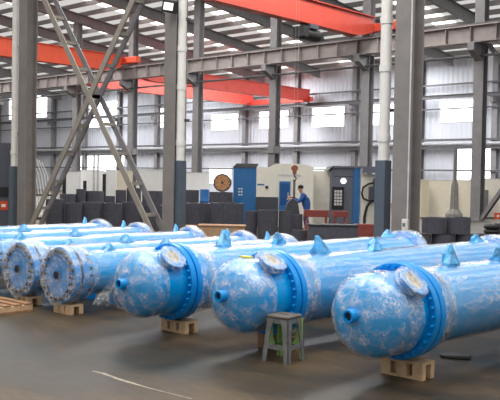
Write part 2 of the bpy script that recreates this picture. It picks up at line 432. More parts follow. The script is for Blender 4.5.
# runway beam of the crane
RZ0, RZ1, RY = 7.86, 8.62, Y2-0.62
t = thing('crane_runway_beam', 'long grey runway girder under the overhead cranes', 'crane beam', (COLX[0], RY, RZ0))
x0, x1 = 5.0, COLX[-1]-COLX[0]-8
MB().box((x1, -0.2, 0), (x0, 0.2, 0.03)).build('bottom_flange', BEAM, t)
MB().box((x1, -0.22, RZ1-RZ0-0.05), (x0, 0.22, RZ1-RZ0)).build('top_flange', BEAM, t)
MB().box((x1, -0.02, 0.03), (x0, 0.02, RZ1-RZ0-0.05)).build('web', BEAM, t)
st = MB()
for k in range(int((x0-x1)/1.21)):
    xx = x0-0.3-1.21*k
    st.box((xx-0.015, -0.19, 0.03), (xx+0.015, 0.19, RZ1-RZ0-0.05))
st.build('stiffeners', BEAM, t)
MB().box((x1, -0.04, RZ1-RZ0), (x0, 0.04, RZ1-RZ0+0.1)).build('rail', DARKST, t)
MB().cyl((x1, 0.2, -0.55), (x0, 0.2, -0.55), 0.06, 8).build('busbar', DARKST, t)
hg = MB()
for k in range(len(COLX)): hg.box((COLX[k]-COLX[0]-0.05, 0.15, -0.6), (COLX[k]-COLX[0]+0.05, 0.4, -0.5))
hg.build('busbar_bracket', DARKST, t)
# runway on the back wall
t = thing('wall_runway_beam', 'distant grey crane girder along the back wall above the windows', 'crane beam', (XR, Y3-1.0, 7.7))
MB().box((XL-XR, -0.1, 0), (0, 0.1, 0.03)).box((XL-XR, -0.1, 0.24), (0, 0.1, 0.27)).box((XL-XR, -0.02, 0.03), (0, 0.02, 0.24)).build('girder', DARKST, t)
bk = MB()
for k in range(-10, 4): bk.box((-32.0+5.94*k-XR-0.12, 0, -0.4), (-32.0+5.94*k-XR+0.12, 0.55, 0))
bk.build('bracket', STEEL2, t)

# ------------------------------------------------------------------ overhead cranes
def girder(t, x, ya, yb, z0, h, w, m, taper=True, name='girder'):
    tp = 2.2
    tp = 1.2
    poly = [(ya, z0+h*0.3), (ya+tp, z0), (yb-tp, z0), (yb, z0+h*0.3), (yb, z0+h), (ya, z0+h)]
    g = MB().prism(poly, 'x', x-w/2, x+w/2).build(name, m, t)
    MB().box((x-w/2-0.1, ya, z0+h), (x+w/2+0.1, yb, z0+h+0.04)).build('top_plate', m, g)
    return g
def endtruck(t, x0, x1, y, z, m):
    e = MB().box((x0, y-0.2, z+0.1), (x1, y+0.2, z+0.5)).build('end_truck', m, t, bevel=0.03)
    for xx in (x0+0.35, x1-0.35): MB().cyl((xx, y-0.1, z+0.1), (xx, y+0.1, z+0.1), 0.09, 16).build('wheel', DARKST, e)
WZ = RZ1+0.14
# crane A (red, near)
ax = -23.2
p = onY(372, 38, RY)
ax = p.x
t = thing('overhead_crane', 'red overhead travelling crane at the top right with a black hoist', 'crane', (0, 0, 0), 0, 'overhead cranes')
girder(t, ax, Y1-1.2, RY-0.24, WZ-0.25, 1.0, 0.5, REDC)
endtruck(t, ax-1.6, ax+1.6, RY, WZ, REDC)
# hoist, trolley on the lower flange of the girder
hz = WZ-0.25; hy = 28.5
hoist = MB().cyl((ax, hy-0.55, hz-0.42), (ax, hy+0.55, hz-0.42), 0.27, 20).box((ax-0.3, hy-0.75, hz-0.6), (ax+0.3, hy-0.4, hz-0.15)).build('hoist', BLACK, t, True)
MB().box((ax-0.3, hy-0.3, hz-0.2), (ax+0.3, hy+0.3, hz-0.0)).build('trolley', MDARK, hoist)
MB().box((ax-0.15, hy+0.55, hz-0.6), (ax+0.15, hy+0.9, hz-0.25)).build('motor', BLACK, hoist, bevel=0.04)

# crane B (orange, left)
p = onY(128, 66, RY)
t = thing('overhead_crane', 'orange overhead travelling crane at the left with a yellow stripe', 'crane', (0, 0, 0), 0, 'overhead cranes')
girder(t, p.x-0.6, Y1-1.2, RY-0.24, WZ-0.42, 1.0, 0.5, ORANGE)
endtruck(t, p.x-2.0, p.x+1.0, RY, WZ, ORANGE)
s = MB()
for k in range(2): s.prism([(25.6+0.5*k, WZ-0.4), (25.85+0.5*k, WZ-0.4), (26.3+0.5*k, WZ+0.5), (26.05+0.5*k, WZ+0.5)], 'x', p.x-0.6+0.25, p.x-0.6+0.256)
s.build('yellow_stripes', YELLOW, t)
# crane C (faded red, far hall, two girders)
t = thing('overhead_crane', 'faded red double-girder crane in the far hall behind the runway', 'crane', (0, 0, 0), 0, 'overhead cranes')
for px, py in ((306, 103), (250, 111)):
    p = onY(px, py, Y3-1.0)
    girder(t, p.x, Y2+1.0, Y3-0.85, 8.1, 0.95, 0.5, PINKR)
pa, pb = onY(306, 103, Y3-1), onY(250, 111, Y3-1)
endtruck(t, pb.x-0.6, pa.x+0.6, Y3-1.0, 7.98, PINKR)
endtruck(t, pb.x-0.6, pa.x+0.6, Y2+0.62, 7.98, PINKR)

# ------------------------------------------------------------------ vessels
def disp(bm_obj, amp, sc_, seed):
    me = bm_obj.data
    for v in me.vertices:
        n = noise.noise(Vector(v.co)*sc_+Vector((seed, seed*2, 0)))
        n2 = noise.noise(Vector(v.co)*sc_*2.6+Vector((seed, 3, seed)))
        v.co += v.normal*(amp*(n+0.5*n2))
    return bm_obj
def lug_wrap(parent, y, ztop, h, w, seed, name='wrapped_lug'):
    """a lifting lug bundled in blue film, pinched at its tip"""
    rnd = random.Random(seed)
    b = MB()
    tip = (rnd.uniform(-0.05, 0.05), y+rnd.uniform(-0.07, 0.05))
    n = 9; lv = [(0, 1.0), (0.3, 0.95), (0.65, 0.62), (1.0, 0.22)]
    rings = []
    for t_, r_ in lv:
        ring = []
        for k in range(n):
            a = 2*PI*k/n; rr = w*r_*(1+rnd.uniform(-0.3, 0.3))
            ring.append(b.bm.verts.new((tip[0]*t_+rr*0.6*math.cos(a), y+(tip[1]-y)*t_+rr*math.sin(a), ztop-0.04+(h+0.04)*t_*(1+rnd.uniform(-0.06, 0.06)))))
        rings.append(ring)
    for a, c in zip(rings, rings[1:]):
        for k in range(n): b._f([a[k], a[(k+1)%n], c[(k+1)%n], c[k]])
    b._f(rings[-1]); b._f(rings[0][::-1])
    o = b.build(name, LUGF, parent)
    return o
LUGF = mat('blue film bundle', srgb(70, 160, 226), 0.2, 0, 0.55, 11, bump=0.6, spec=0.9)

def flange_ring(y0, y1, r, hole):
    return MB().lathe([(y0, hole), (y0, r-0.006), (y0+0.006, r), (y1-0.006, r), (y1, r-0.006), (y1, hole)], axis=(0, 1, 0), n=64, closed=True)

def make_big(seed, RF, ZC, NO, NF, NA=44):
    RC = RF*0.835; RS = RF*0.815; YF = 0.65
    t = thing('pressure_vessel', '', 'pressure vessel', (0, 0, 0))
    O = (0, 0, ZC); Y = (0, 1, 0)
    prof = [(0.075, 0.0)]
    for k in range(1, 13):
        a = k/12*PI/2; prof.append((0.075+0.24*(1-math.cos(a)), RC*math.sin(a)))
    prof += [(0.36, RC), (YF, RC)]
    hd = MB().lathe(prof, O, Y, 64).build('channel_head', BLUE, t, True)
    MB().lathe([(0.315, RC), (0.32, RC+0.005), (0.34, RC+0.005), (0.345, RC)], O, Y, 64).build('weld_seam', BLUE, hd, True)
    nz = MB().lathe([(0.12, 0.058), (0.012, 0.058), (0.0, 0.054), (0.0, 0.038), (0.06, 0.036)], (0, 0, ZC+NO), Y, 24).build('head_nozzle', BLUED, t, True)
    MB().lathe([(0.03, 0.0), (0.03, 0.037)], (0, 0, ZC+NO), Y, 24).build('bore', BORE, nz)
    for y0, y1, nm in ((YF, YF+0.07, 'channel_flange'), (YF+0.09, YF+0.16, 'shell_flange')):
        f = flange_ring(y0, y1, RF, RC-0.05).build(nm, BLUED, t, True, loc=O)
        yy = y0-0.018 if nm == 'channel_flange' else y1+0.018
        for k in range(32):
            a = 2*PI*k/32
            MB().tube([((RF-0.028)*math.cos(a), yy-0.018, (RF-0.028)*math.sin(a)), ((RF-0.028)*math.cos(a), yy+0.018, (RF-0.028)*math.sin(a))], 0.014, 6).build('flange_nut', BLUED, f)
    MB().lathe([(YF+0.07, RF-0.03), (YF+0.09, RF-0.03)], O, Y, 64).build('gasket', BLUED, t, True)
    y2 = YF+0.16
    sh = MB().lathe([(y2, RS), (5.05, RS)], O, Y, 64).build('shell', BLUE, t, True)
    for yy in (1.9, 3.4): MB().lathe([(yy, RS), (yy+0.006, RS+0.004), (yy+0.02, RS+0.004), (yy+0.026, RS)], O, Y, 64).build('weld_seam', BLUE, sh, True)
    flange_ring(5.05, 5.2, RF*0.96, RS-0.05).build('end_flange', BLUED, t, True, loc=O)
    prof = [(5.2, RS)]+[(5.2+0.33*math.sin(k/10*PI/2), RS*math.cos(k/10*PI/2)) for k in range(0, 11)]
    MB().lathe(prof, O, Y, 48).build('end_head', BLUE, t, True)
    ang = math.radians(NA); d = Vector((math.sin(ang), 0.06, math.cos(ang))).normalized(); o = Vector((0, 0.46, ZC))
    n_ = MB().lathe([(RC-0.1, 0.105), (RC+0.06, 0.105)], o, d, 32).build('channel_nozzle', BLUE, t, True)
    a0 = RC+0.05
    MB().lathe([(a0, 0.09), (a0, 0.14), (a0+0.03, 0.14), (a0+0.03, 0.09)], o, d, 40, closed=True).build('nozzle_flange', BLUED, n_, True)
    MB().lathe([(a0+0.026, 0.0), (a0+0.026, 0.118)], o, d, 40).build('nozzle_cover', PLYM, n_)
    k_ = ZC/0.61
    for yy in (3.4, 4.7):
        MB().prism([(-0.28, 0), (0.28, 0), (0.31, ZC-0.08), (0.2, ZC-RS*0.82), (0, ZC-RS), (-0.2, ZC-RS*0.82), (-0.31, ZC-0.08)], 'y', yy-0.06, yy+0.06).build('saddle', BLUED, t)
    fp = []
    for k in range(0, 25):
        a = k/24*PI/2; fp.append((0.058+0.24*(1-math.cos(a)), (RC+0.013)*math.sin(a)))
    fp += [(0.36+0.035*k, RC+0.013) for k in range(0, NF)]
    fl = MB().lathe(fp, O, Y, 96).build('head_film', FILM, t, True); disp(fl, 0.011, 7, seed)
    fp = [(y2+0.14, RS+0.02)]+[(y2+0.22+0.09*k, RS+0.011) for k in range(0, 45)]
    fl = MB().lathe(fp, O, Y, 72).build('shell_film', FILMS, t, True); disp(fl, 0.004, 5, seed+1)
    fp = [(y2-0.02, RF), (y2+0.03, RF-0.01), (y2+0.1, RS+0.05), (y2+0.17, RS+0.03), (y2+0.28, RS+0.015)]
    fl = MB().lathe(fp, O, Y, 72).build('neck_film', FILMB, t, True); disp(fl, 0.02, 8, seed+2)
    fp = [(a0-0.06, 0.12), (a0-0.02, 0.16), (a0+0.03, 0.155), (a0+0.036, 0.12), (a0+0.034, 0.07)]
    fl = MB().lathe(fp, o, d, 48).build('nozzle_film', FILMB, n_, True); disp(fl, 0.010, 14, seed+3)
    fp = [(5.0, RS+0.015), (5.03, RF), (5.12, RF+0.01), (5.22, RF), (5.3, RS+0.02), (5.45, RS*0.75), (5.56, 0.1)]
    fl = MB().lathe(fp, O, Y, 60).build('end_film', FILMB, t, True); disp(fl, 0.02, 7, seed+4)
    lug_wrap(t, 1.5, ZC+RS, 0.19, 0.13, seed+11)
    lug_wrap(t, 2.4, ZC+RS, 0.13, 0.13, seed+23)
    lug_wrap(t, 4.7, ZC+RS, 0.10, 0.15, seed+31)
    return t
PLYM = mat('scuffed nozzle cover', srgb(186, 180, 170), 0.6, 0, 0.4, 22)
vA = make_big(3, 0.42, 0.555, 0.02, 2)
vB = make_big(17, 0.42, 0.565, 0.02, 3, 33)
vC = make_big(29, 0.42, 0.575, 0.02, 7)
for v, c, lab in ((vA, at(119.5, 8.5), 'blue film-wrapped vessel left of the other two dished ones, tail of film at its head'),
                  (vB, at(219.5, 7.68), 'blue film-wrapped vessel with dished head behind the plastic stool'),
                  (vC, at(350, 6.62), 'nearest blue film-wrapped vessel with dished head, at the right')):
    v['label'] = lab; v['group'] = 'blue vessels with dished heads'
    v.location = (c.x, c.y, 0); v.rotation_euler = (0, 0, math.radians(-3))
# loose film tail on the left vessel and yellow tape on the middle one
b = MB()
rows = []
for i in range(9):
    u = i/8
    row = []
    for j in range(7):
        v_ = j/6
        x = -0.30+0.24*v_ - 0.10*u*(1-v_); z = 0.68-0.36*u-0.05*v_
        yy = 0.10+0.16*v_ + 0.05*math.sin(5*u+3*v_) - 0.10*u
        row.append(b.bm.verts.new((x, yy, z)))
    rows.append(row)
for a, c in zip(rows, rows[1:]):
    for k in range(6): b._f([a[k], a[k+1], c[k+1], c[k]])
b.build('film_tail', FILML, vA, True)
MB().cbox((-0.04, 0.40, 0.57+0.351+0.014), (0.12, 0.08, 0.015)).build('tape', YELLOW, vB)

def make_small(seed):
    ZC = 0.47
    t = thing('heat_exchanger', '', 'heat exchanger', (0, 0, 0))
    f = flange_ring(0.0, 0.09, 0.345, 0.2).build('cover_flange', BLUED, t, True, loc=(0, 0, ZC))
    MB().lathe([(0.005, 0.0), (0.005, 0.24), (0.02, 0.25), (0.03, 0.25)], (0, -0.02, ZC), (0, 1, 0), 48).build('cover_plate', BLUED, t, True)
    MB().lathe([(-0.03, 0.0), (-0.03, 0.05), (0.0, 0.05)], (0, -0.02, ZC), (0, 1, 0), 20).build('centre_boss', NUT, t, True)
    MB().lathe([(0.09, 0.335), (0.13, 0.335)], (0, 0, ZC), (0, 1, 0), 48).build('gasket', NUT, t, True)
    f2 = flange_ring(0.13, 0.22, 0.345, 0.2).build('body_flange', BLUED, t, True, loc=(0, 0, ZC))
    for k in range(20):
        a = 2*PI*k/20; cx, cz = 0.298*math.cos(a), 0.298*math.sin(a)
        MB().tube([(cx, -0.05, cz+ZC), (cx, 0.29, cz+ZC)], 0.016, 8).tube([(cx, -0.03, cz+ZC), (cx, 0.0, cz+ZC)], 0.03, 6).tube([(cx, 0.22, cz+ZC), (cx, 0.255, cz+ZC)], 0.03, 6).build('stud_bolt', NUT, t)
    MB().lathe([(0.22, 0.265), (4.2, 0.265)], (0, 0, ZC), (0, 1, 0), 48).build('shell', BLUE, t, True)
    flange_ring(4.2, 4.33, 0.335, 0.2).build('end_flange', BLUED, t, True, loc=(0, 0, ZC))
    prof = [(4.33, 0.265)]+[(4.33+0.22*math.sin(k/8*PI/2), 0.265*math.cos(k/8*PI/2)) for k in range(0, 9)]
    MB().lathe(prof, (0, 0, ZC), (0, 1, 0), 40).build('end_head', BLUE, t, True)
    for yy in (1.0, 3.4):
        MB().prism([(-0.22, 0), (0.22, 0), (0.25, 0.4), (0.17, 0.27), (0, 0.21), (-0.17, 0.27), (-0.25, 0.4)], 'y', yy-0.05, yy+0.05).build('saddle', BLUED, t)
    fp = [(-0.038, 0.01)]+[(-0.045, 0.04*k) for k in range(1, 7)]
    fl = MB().lathe(fp, (0, 0, ZC), (0, 1, 0), 48).build('face_film', FILM, t, True)
    fp = [(-0.045, 0.245), (-0.055, 0.29), (-0.05, 0.345), (-0.03, 0.375), (0.05, 0.365), (0.13, 0.355), (0.22, 0.365), (0.28, 0.35), (0.34, 0.30), (0.42, 0.28)]
    fl = MB().lathe(fp, (0, 0, ZC), (0, 1, 0), 72).build('flange_film', FILMB, t, True); disp(fl, 0.02, 9, seed)
    fp = [(0.42+0.1*k, 0.279) for k in range(0, 38)]
    fl = MB().lathe(fp, (0, 0, ZC), (0, 1, 0), 60).build('shell_film', FILMS, t, True); disp(fl, 0.006, 7, seed+1)
    fp = [(4.12, 0.29), (4.16, 0.35), (4.25, 0.355), (4.36, 0.34), (4.45, 0.27), (4.56, 0.1)]
    fl = MB().lathe(fp, (0, 0, ZC), (0, 1, 0), 60).build('end_film', FILMB, t, True); disp(fl, 0.02, 7, seed+4)
    lug_wrap(t, 0.75, ZC+0.265, 0.10, 0.12, seed+7)
    lug_wrap(t, 1.75, ZC+0.265, 0.12, 0.13, seed+8)
    lug_wrap(t, 3.9, ZC+0.265, 0.13, 0.07, seed+9)
    return t
hx = make_small(5)
hx['label'] = 'blue exchanger with bolted round cover, right one of the front pair at left'
hx['group'] = 'wrapped exchangers with bolted covers'
hx.location = (-8.5, 5.85, 0)
for x, yv, lab in ((-9.38, 5.85, 'blue exchanger with bolted cover at the left picture edge, behind the low timber pallet'),
                   (-10.75, 5.95, 'wrapped blue exchanger in the second row back, behind the two bolted covers'),
                   (-12.15, 5.9, 'wrapped blue exchanger in the third row back, ending before the middle column'),
                   (-13.5, 6.0, 'wrapped blue exchanger farthest back, nearest to the charcoal drums')):
    c = copy_tree(hx); c.location = (x, yv, 0); c['label'] = lab

# ------------------------------------------------------------------ timber under the vessels
def skid(x, y, L, W, label, m, h=0.12):
    t = thing('timber_skid', label, 'pallet', (x, y, 0), 0, 'timber skids under the vessels')
    for s in (-1, 1):
        MB().cbox((0, s*(W/2-0.03), 0.012), (L, 0.06, 0.024)).build('bottom_board', m, t)
    for s in (-1, 0, 1):
        for q in (-1, 1): MB().cbox((s*(L/2-0.05), q*(W/2-0.03), 0.024+(h-0.048)/2), (0.1, 0.06, h-0.048)).build('block', m, t)
    MB().cbox((0, 0, h-0.012), (L, W, 0.024)).build('top_board', m, t)
for v, L, h_, m, lab in ((vC, 0.5, 0.152, WOOD, 'pale timber skid under the flange of the nearest vessel'), (vB, 0.46, 0.148, WOODR, 'timber skid under the vessel behind the stool, half hidden by the stool'),
                     (vA, 0.46, 0.132, WOOD, 'timber skid under the flange of the dished vessel with a film tail')):
    skid(v.location.x+0.04+0.78*math.sin(math.radians(3)), v.location.y+0.80, L*0.84, 0.2, lab, m, h_)
skid(-8.45, 5.96, 0.34, 0.2, 'timber skid under the bolted exchanger beside the film-tailed vessel', WOOD, 0.118)
skid(-9.35, 5.96, 0.34, 0.2, 'timber skid under the leftmost bolted exchanger', WOOD, 0.118)
for i, (x, yv, lab) in enumerate(((-10.75, 6.06, 'second'), (-12.15, 6.01, 'third'), (-13.5, 6.11, 'farthest'))):
    skid(x, yv, 0.34, 0.2, 'timber skid under the wrapped exchanger of the %s row back' % lab, WOOD, 0.118)
# pallet at the left edge
p = ground(34, 311)
t = thing('wooden_pallet', 'low slatted timber pallet on the floor at the left edge', 'pallet', (p.x, p.y-0.02, 0))
for k in range(6): MB().cbox((-0.56, -0.05-0.15*k, 0.093), (1.12, 0.1, 0.02)).build('deck_board', WOODR, t)
for k in range(3):
    MB().cbox((-0.05-0.51*k, -0.425, 0.0545), (0.1, 0.85, 0.057)).build('stringer', WOOD, t)
    MB().cbox((-0.05-0.51*k, -0.425, 0.013), (0.12, 0.85, 0.026)).build('bottom_board', WOODR, t)
p = ground(455, 357)
b = MB().prism([(-0.15, -0.04), (-0.07, -0.09), (0.13, -0.08), (0.16, 0.04), (0.02, 0.09), (-0.12, 0.06)], 'z', 0.0, 0.03)
o = b.build('dark_floor_piece', DARKST, bevel=0.01); o.location = (p.x, p.y, 0); o.rotation_euler = (0, 0, 0.6)  # thin dark piece lying flat on the floor
tag(o, 'small flat dark piece on the floor below the nearest vessel', 'mat')
# worn white line on the floor
b = MB(); pts = [(92, 371), (103, 373.5), (118, 379), (126, 381.5), (150, 388.5), (172, 394), (192, 399)]
prev = None
for i, (px, py) in enumerate(pts):
    g = ground(px, py); wv = 0.018 if i in (1, 2, 3) else 0.007
    cur = (b.bm.verts.new((g.x, g.y-wv, 0.002)), b.bm.verts.new((g.x, g.y+wv, 0.002)))
    if prev: b._f([prev[0], prev[1], cur[1], cur[0]])
    prev = cur
struct(b.build('trim_1', mat('worn white line paint', srgb(160, 150, 134), 0.8, 0, 0.35, 14)))

# ------------------------------------------------------------------ plastic stool
def make_stool():
    t = thing('plastic_stool', 'weathered grey plastic stool with lime green inside, on the floor before the vessels', 'stool', at(286.5, 7.66), 0.12)
    H = 0.435; T = 0.118; Bm = 0.15
    top = MB().box((-T-0.005, -T-0.005, H-0.03), (T+0.005, T+0.005, H)).build('seat', SEATM, t, bevel=0.012)
    MB().box((-0.05, -0.012, H-0.001), (0.05, 0.012, H+0.003)).build('seat_grip', DARKST, top)
    def hw(z): return Bm+(T-Bm)*z/(H-0.03)
    for sx in (-1, 1):
        for sy in (-1, 1):
            lg = MB()
            for (ax_, far) in (('x', sy > 0), ('y', sx < 0)):
                # tapering plate: outer edge at the corner, wider towards the seat
                pts = []
                for z, wd in ((0, 0.05), (0.12, 0.055), (0.3, 0.06), (H-0.03, 0.085)):
                    pts.append((z, wd))
                for (za, wa), (zb, wb_) in zip(pts, pts[1:]):
                    v = []
                    for z, wd in ((za, wa), (zb, wb_)):
                        h_ = hw(z)
                        for inn in (0, 1):
                            for th in (0, 0.012):
                                if ax_ == 'x': co = (sx*(h_-wd*inn), sy*(h_-th), z)
                                else: co = (sx*(h_-th), sy*(h_-wd*inn), z)
                                v.append(lg.bm.verts.new(co))
                    # v: [o0,i?]
                    o00, o01, i00, i01, o10, o11, i10, i11 = v
                    lg.mi = 0
                    lg._f([o00, i00, i10, o10]); lg._f([i00, i01, i11, i10]); lg._f([o00, o01, i01, i00]); lg._f([o10, i10, i11, o11]); lg._f([o00, o10, o11, o01])
                    lg.mi = 1
                    lg._f([o01, o11, i11, i01]); lg.mi = 0
            lg.build('leg', [GREYST, GREEN], t)
    for s in (-1, 1):
        for z0, z1 in ((0.12, 0.165), (H-0.075, H-0.03)):
            h0 = hw((z0+z1)/2)
            a = MB()
            a.box((-h0+0.03, s*(h0-0.008)-0.004, z0), (h0-0.03, s*(h0-0.008)+0.004, z1)); 
            for f in a.bm.faces: f.material_index = 0
            a.build('stretcher', GREYST, t)
            a = MB(); a.box((s*(h0-0.008)-0.004, -h0+0.03, z0), (s*(h0-0.008)+0.004, h0-0.03, z1)); a.build('stretcher', GREYST, t)
        h0 = hw(0.26)
    # green inner tub: shows through the openings on the two far sides
    a = MB()
    a.prism([(-0.135, 0.14), (-0.02, 0.14), (-0.05, 0.2), (-0.06, 0.40), (-0.135, 0.40)], 'y', 0.112, 0.118)
    a.prism([(0.02, 0.14), (0.135, 0.14), (0.135, 0.40), (0.07, 0.40), (0.055, 0.2)], 'y', 0.112, 0.118)
    a.prism([(-0.12, 0.14), (0.03, 0.14), (-0.01, 0.2), (-0.02, 0.40), (-0.12, 0.40)], 'x', -0.118, -0.112)
    a.prism([(0.06, 0.14), (0.11, 0.14), (0.11, 0.40), (0.08, 0.40)], 'x', -0.118, -0.112)
    o = a.build('inner_web', GREEN, t)
    o['label'] = 'lime green inner web'
make_stool()

# ------------------------------------------------------------------ charcoal ribbed drums
def drum_proto(r, h):
    t = thing('ribbed_drum', '', 'drum', (0, 0, 0))
    MB().lathe([(0.0, r*0.7), (0.0, r), (h*0.04, r), (h*0.96, r), (h, r), (h, r*0.86), (h*0.2, r*0.84)], n=72, rib=1, ribamp=-0.035).build('ribbed_wall', DRUM, t)
    MB().lathe([(h*0.8, 0), (h*0.8, r*0.85)], n=36).build('inner_pack', DRUM2, t)
    return t
protos = {}
def drum(pxl, pxr, pyt, pyb, depth, label, group, z0=None):
    r = (pxr-pxl)/2*depth/F
    c = at((pxl+pxr)/2, depth)
    hor = 162+0.0185*((pxl+pxr)/2+640)
    ztop = EYE-(pyt-hor)*depth/F
    zb = 0.0 if z0 is None else z0
    h = max(0.2, ztop-zb)
    t = drum_proto(r*0.985, h); t.location = (c.x, c.y, zb)
    t['label'] = label; t['group'] = group
    return ztop
G1 = 'charcoal drums between the left and middle columns'
ordn = ['first', 'second', 'third', 'fourth', 'fifth', 'sixth', 'seventh']
for i, (a, b, t_) in enumerate(((46, 64, 199), (65, 82, 203), (82, 102.5, 202), (103, 122, 203), (122.5, 143, 202), (143.5, 163, 205))):
    drum(a, b, t_, 228, 25.5+0.25*i-0.2*(i % 2), 'charcoal ribbed drum, %s from left in the front row seen between the braces' % ordn[i], G1)
for i, (a, b, t_) in enumerate(((60, 76, 194), (76, 86, 189), (86, 104, 191), (105, 115, 196), (115.5, 126, 190), (126.5, 141, 188), (142, 164, 191))):
    drum(a, b, t_, 203, 28.5+0.2*(i % 3), 'charcoal ribbed drum, %s from left in the back row seen between the braces' % ordn[i], G1)
G2 = 'charcoal drums right of the middle column'
for (a, b, t_, d_, lab) in ((186, 211.5, 203, 26.0, 'charcoal ribbed drum just right of the middle column, behind the tan crate'),
                            (212, 244, 203, 25.2, 'widest charcoal ribbed drum, below the brown reel'),
                            (245, 257.5, 211, 24.2, 'narrow charcoal ribbed drum under the blue machine panel'),
                            (258, 278.5, 210, 24.0, 'charcoal ribbed drum below the cream machine body'),
                            (279, 292, 211, 24.0, 'narrow charcoal ribbed drum in front of the lifted dark load'),
                            (292.5, 303, 214, 24.6, 'charcoal ribbed drum right in front of the worker in blue'),
                            (184, 199, 190, 29.0, 'charcoal ribbed drum left of the small blue barrel'),
                            (293, 308, 230, 20.8, 'low charcoal ribbed drum left of the long dark bin')):
    drum(a, b, t_, 230, d_, lab, G2)
drum(209, 233, 192, 204, 28.3, 'charcoal ribbed drum under the brown cable reel', G2)
G3 = 'charcoal drums stacked right of the widest column'
zts = [drum(409, 432, 234, 248, 20.0, 'charcoal ribbed drum on the floor, left of the bottom three right of the widest column', G3)]
zts.append(drum(432.5, 456, 234, 248, 20.0, 'charcoal ribbed drum on the floor, middle of the bottom three right of the widest column', G3))
zts.append(drum(456.5, 480, 234, 248, 20.0, 'charcoal ribbed drum on the floor, right of the bottom three right of the widest column', G3)); zt = max(zts)+0.005
drum(422.5, 446.5, 217.5, 234, 20.0, 'charcoal ribbed drum on top of the stack, left one of the upper pair', G3, zt)
drum(447, 471, 217, 234, 20.0, 'charcoal ribbed drum on top of the stack, right one of the upper pair', G3, zt)

# ------------------------------------------------------------------ tan crate, reel, barrel, posts, bin, red beams
RZV = math.atan2(R0.y, R0.x)
c = at(222, 21.5); t = thing('wooden_crate', 'tan board crate in front of the charcoal drums behind the vessels', 'crate', (c.x, c.y, 0), RZV)
MB().box((-0.6, 0, 0.08), (0.6, 0.7, 0.42)).build('box_body', PLY, t); MB().box((-0.64, -0.02, 0.42), (0.64, 0.75, 0.45)).build('lid', WOODR, t)
for xx in (-0.5, 0, 0.5): MB().box((xx-0.06, 0, 0), (xx+0.06, 0.7, 0.08)).build('skid', WOODR, t)
c = at(196, 21.6); 
o = MB().box((-0.4, 0, 0), (0.05, 0.5, 0.42)).build('wooden_box', WOODR); o.location = (c.x-0.05, c.y, 0); o.rotation_euler = (0, 0, RZV)
tag(o, 'brown timber box between the middle column and the tan crate', 'box')
c = at(220, 28.0); zt = 1.7-(192-177.9)*28.3/F+0.015
t = thing('cable_reel', 'round brown reel lying upright on the drum left of the blue machine', 'reel', (c.x, c.y+0.1, zt), RZV)
MB().lathe([(-0.14, 0.0), (-0.14, 0.31), (-0.10, 0.31), (-0.10, 0.0)], (0, 0, 0.31), (0, 1, 0), 28).build('flange', DARKST, t)
MB().lathe([(-0.155, 0.05), (-0.155, 0.27), (0.1, 0.27), (0.1, 0.05)], (0, 0, 0.31), (0, 1, 0), 28, rib=1, ribamp=-0.1, closed=True).build('winding', COPPER, t)
MB().lathe([(0.10, 0.0), (0.10, 0.31), (0.14, 0.31), (0.14, 0.0)], (0, 0, 0.31), (0, 1, 0), 28).build('flange', DARKST, t)
c = at(204.5, 31.0); t = thing('blue_barrel', 'small blue barrel left of the brown reel', 'barrel', (c.x, c.y, 0))
MB().lathe([(0, 0), (0, 0.17), (0.4, 0.175), (0.42, 0.185), (0.44, 0.175), (0.8, 0.175), (0.82, 0.185), (0.84, 0.175), (1.24, 0.17), (1.24, 0)], n=28).build('barrel_body', MBLUE, t, True)
MB().lathe([(1.24, 0.16), (1.26, 0.16), (1.26, 0.0)], n=28).build('lid', MBLUE, t)
for px, top, d_, lab in ((64, 173, 30.5, 'thin black post, leftmost of three among the drums'), (84.6, 181, 30.4, 'shorter thin black post, middle of three among the drums'), (104, 174, 30.2, 'thin black post, rightmost of three among the drums')):
    c = at(px, d_); hz_ = EYE+(175.7-top)*d_/F
    t = thing('post', lab, 'post', (c.x, c.y, 0), 0, 'thin black posts among the drums')
    MB().box((-0.045, -0.045, 0.02), (0.045, 0.045, hz_)).build('shaft', BLACK, t); MB().box((-0.15, -0.15, 0), (0.15, 0.15, 0.02)).build('foot', BLACK, t)
c = at(333, 20.4); t = thing('steel_bin', 'long low charcoal steel bin behind the vessel shells', 'bin', (c.x, c.y, 0), RZV)
MB().box((-0.6, -0.25, 0.06), (0.6, 0.25, 0.56)).build('bin_body', DRUM, t); MB().box((-0.62, -0.27, 0.56), (0.62, 0.27, 0.6)).build('rim', DRUM2, t)
for xx in (-0.45, 0.45): MB().box((xx-0.05, -0.2, 0), (xx+0.05, 0.2, 0.06)).build('foot', DRUM2, t)
def trestle(pxl, pxr, pyt, pyb, d_, label):
    ca = at((pxl+pxr)/2, d_); L = (pxr-pxl)*d_/F
    hor = 162+0.0185*((pxl+pxr)/2+640)
    z1 = EYE-(pyt-hor)*d_/F; z0 = EYE-(pyb-hor)*d_/F
    t = thing('red_trestle', label, 'trestle', (ca.x, ca.y, 0), RZV, 'red oxide trestles')
    MB().box((-L/2, -0.1, z0), (L/2, 0.1, z1)).build('top_beam', REDB, t)
    for xx in (-L/2+0.08, L/2-0.08):
        for yy in (-0.25, 0.25): MB().bar((xx, yy, 0), (xx, 0.0, z0+0.02), 0.06, 0.06).build('leg', REDB, t)
trestle(304, 329, 210, 217, 24.5, 'red oxide steel trestle beside the worker in blue')
trestle(333, 348, 211, 217, 25.0, 'red oxide steel trestle below the control panel')
trestle(355, 374, 224, 236, 21.5, 'red oxide steel trestle left of the widest column')

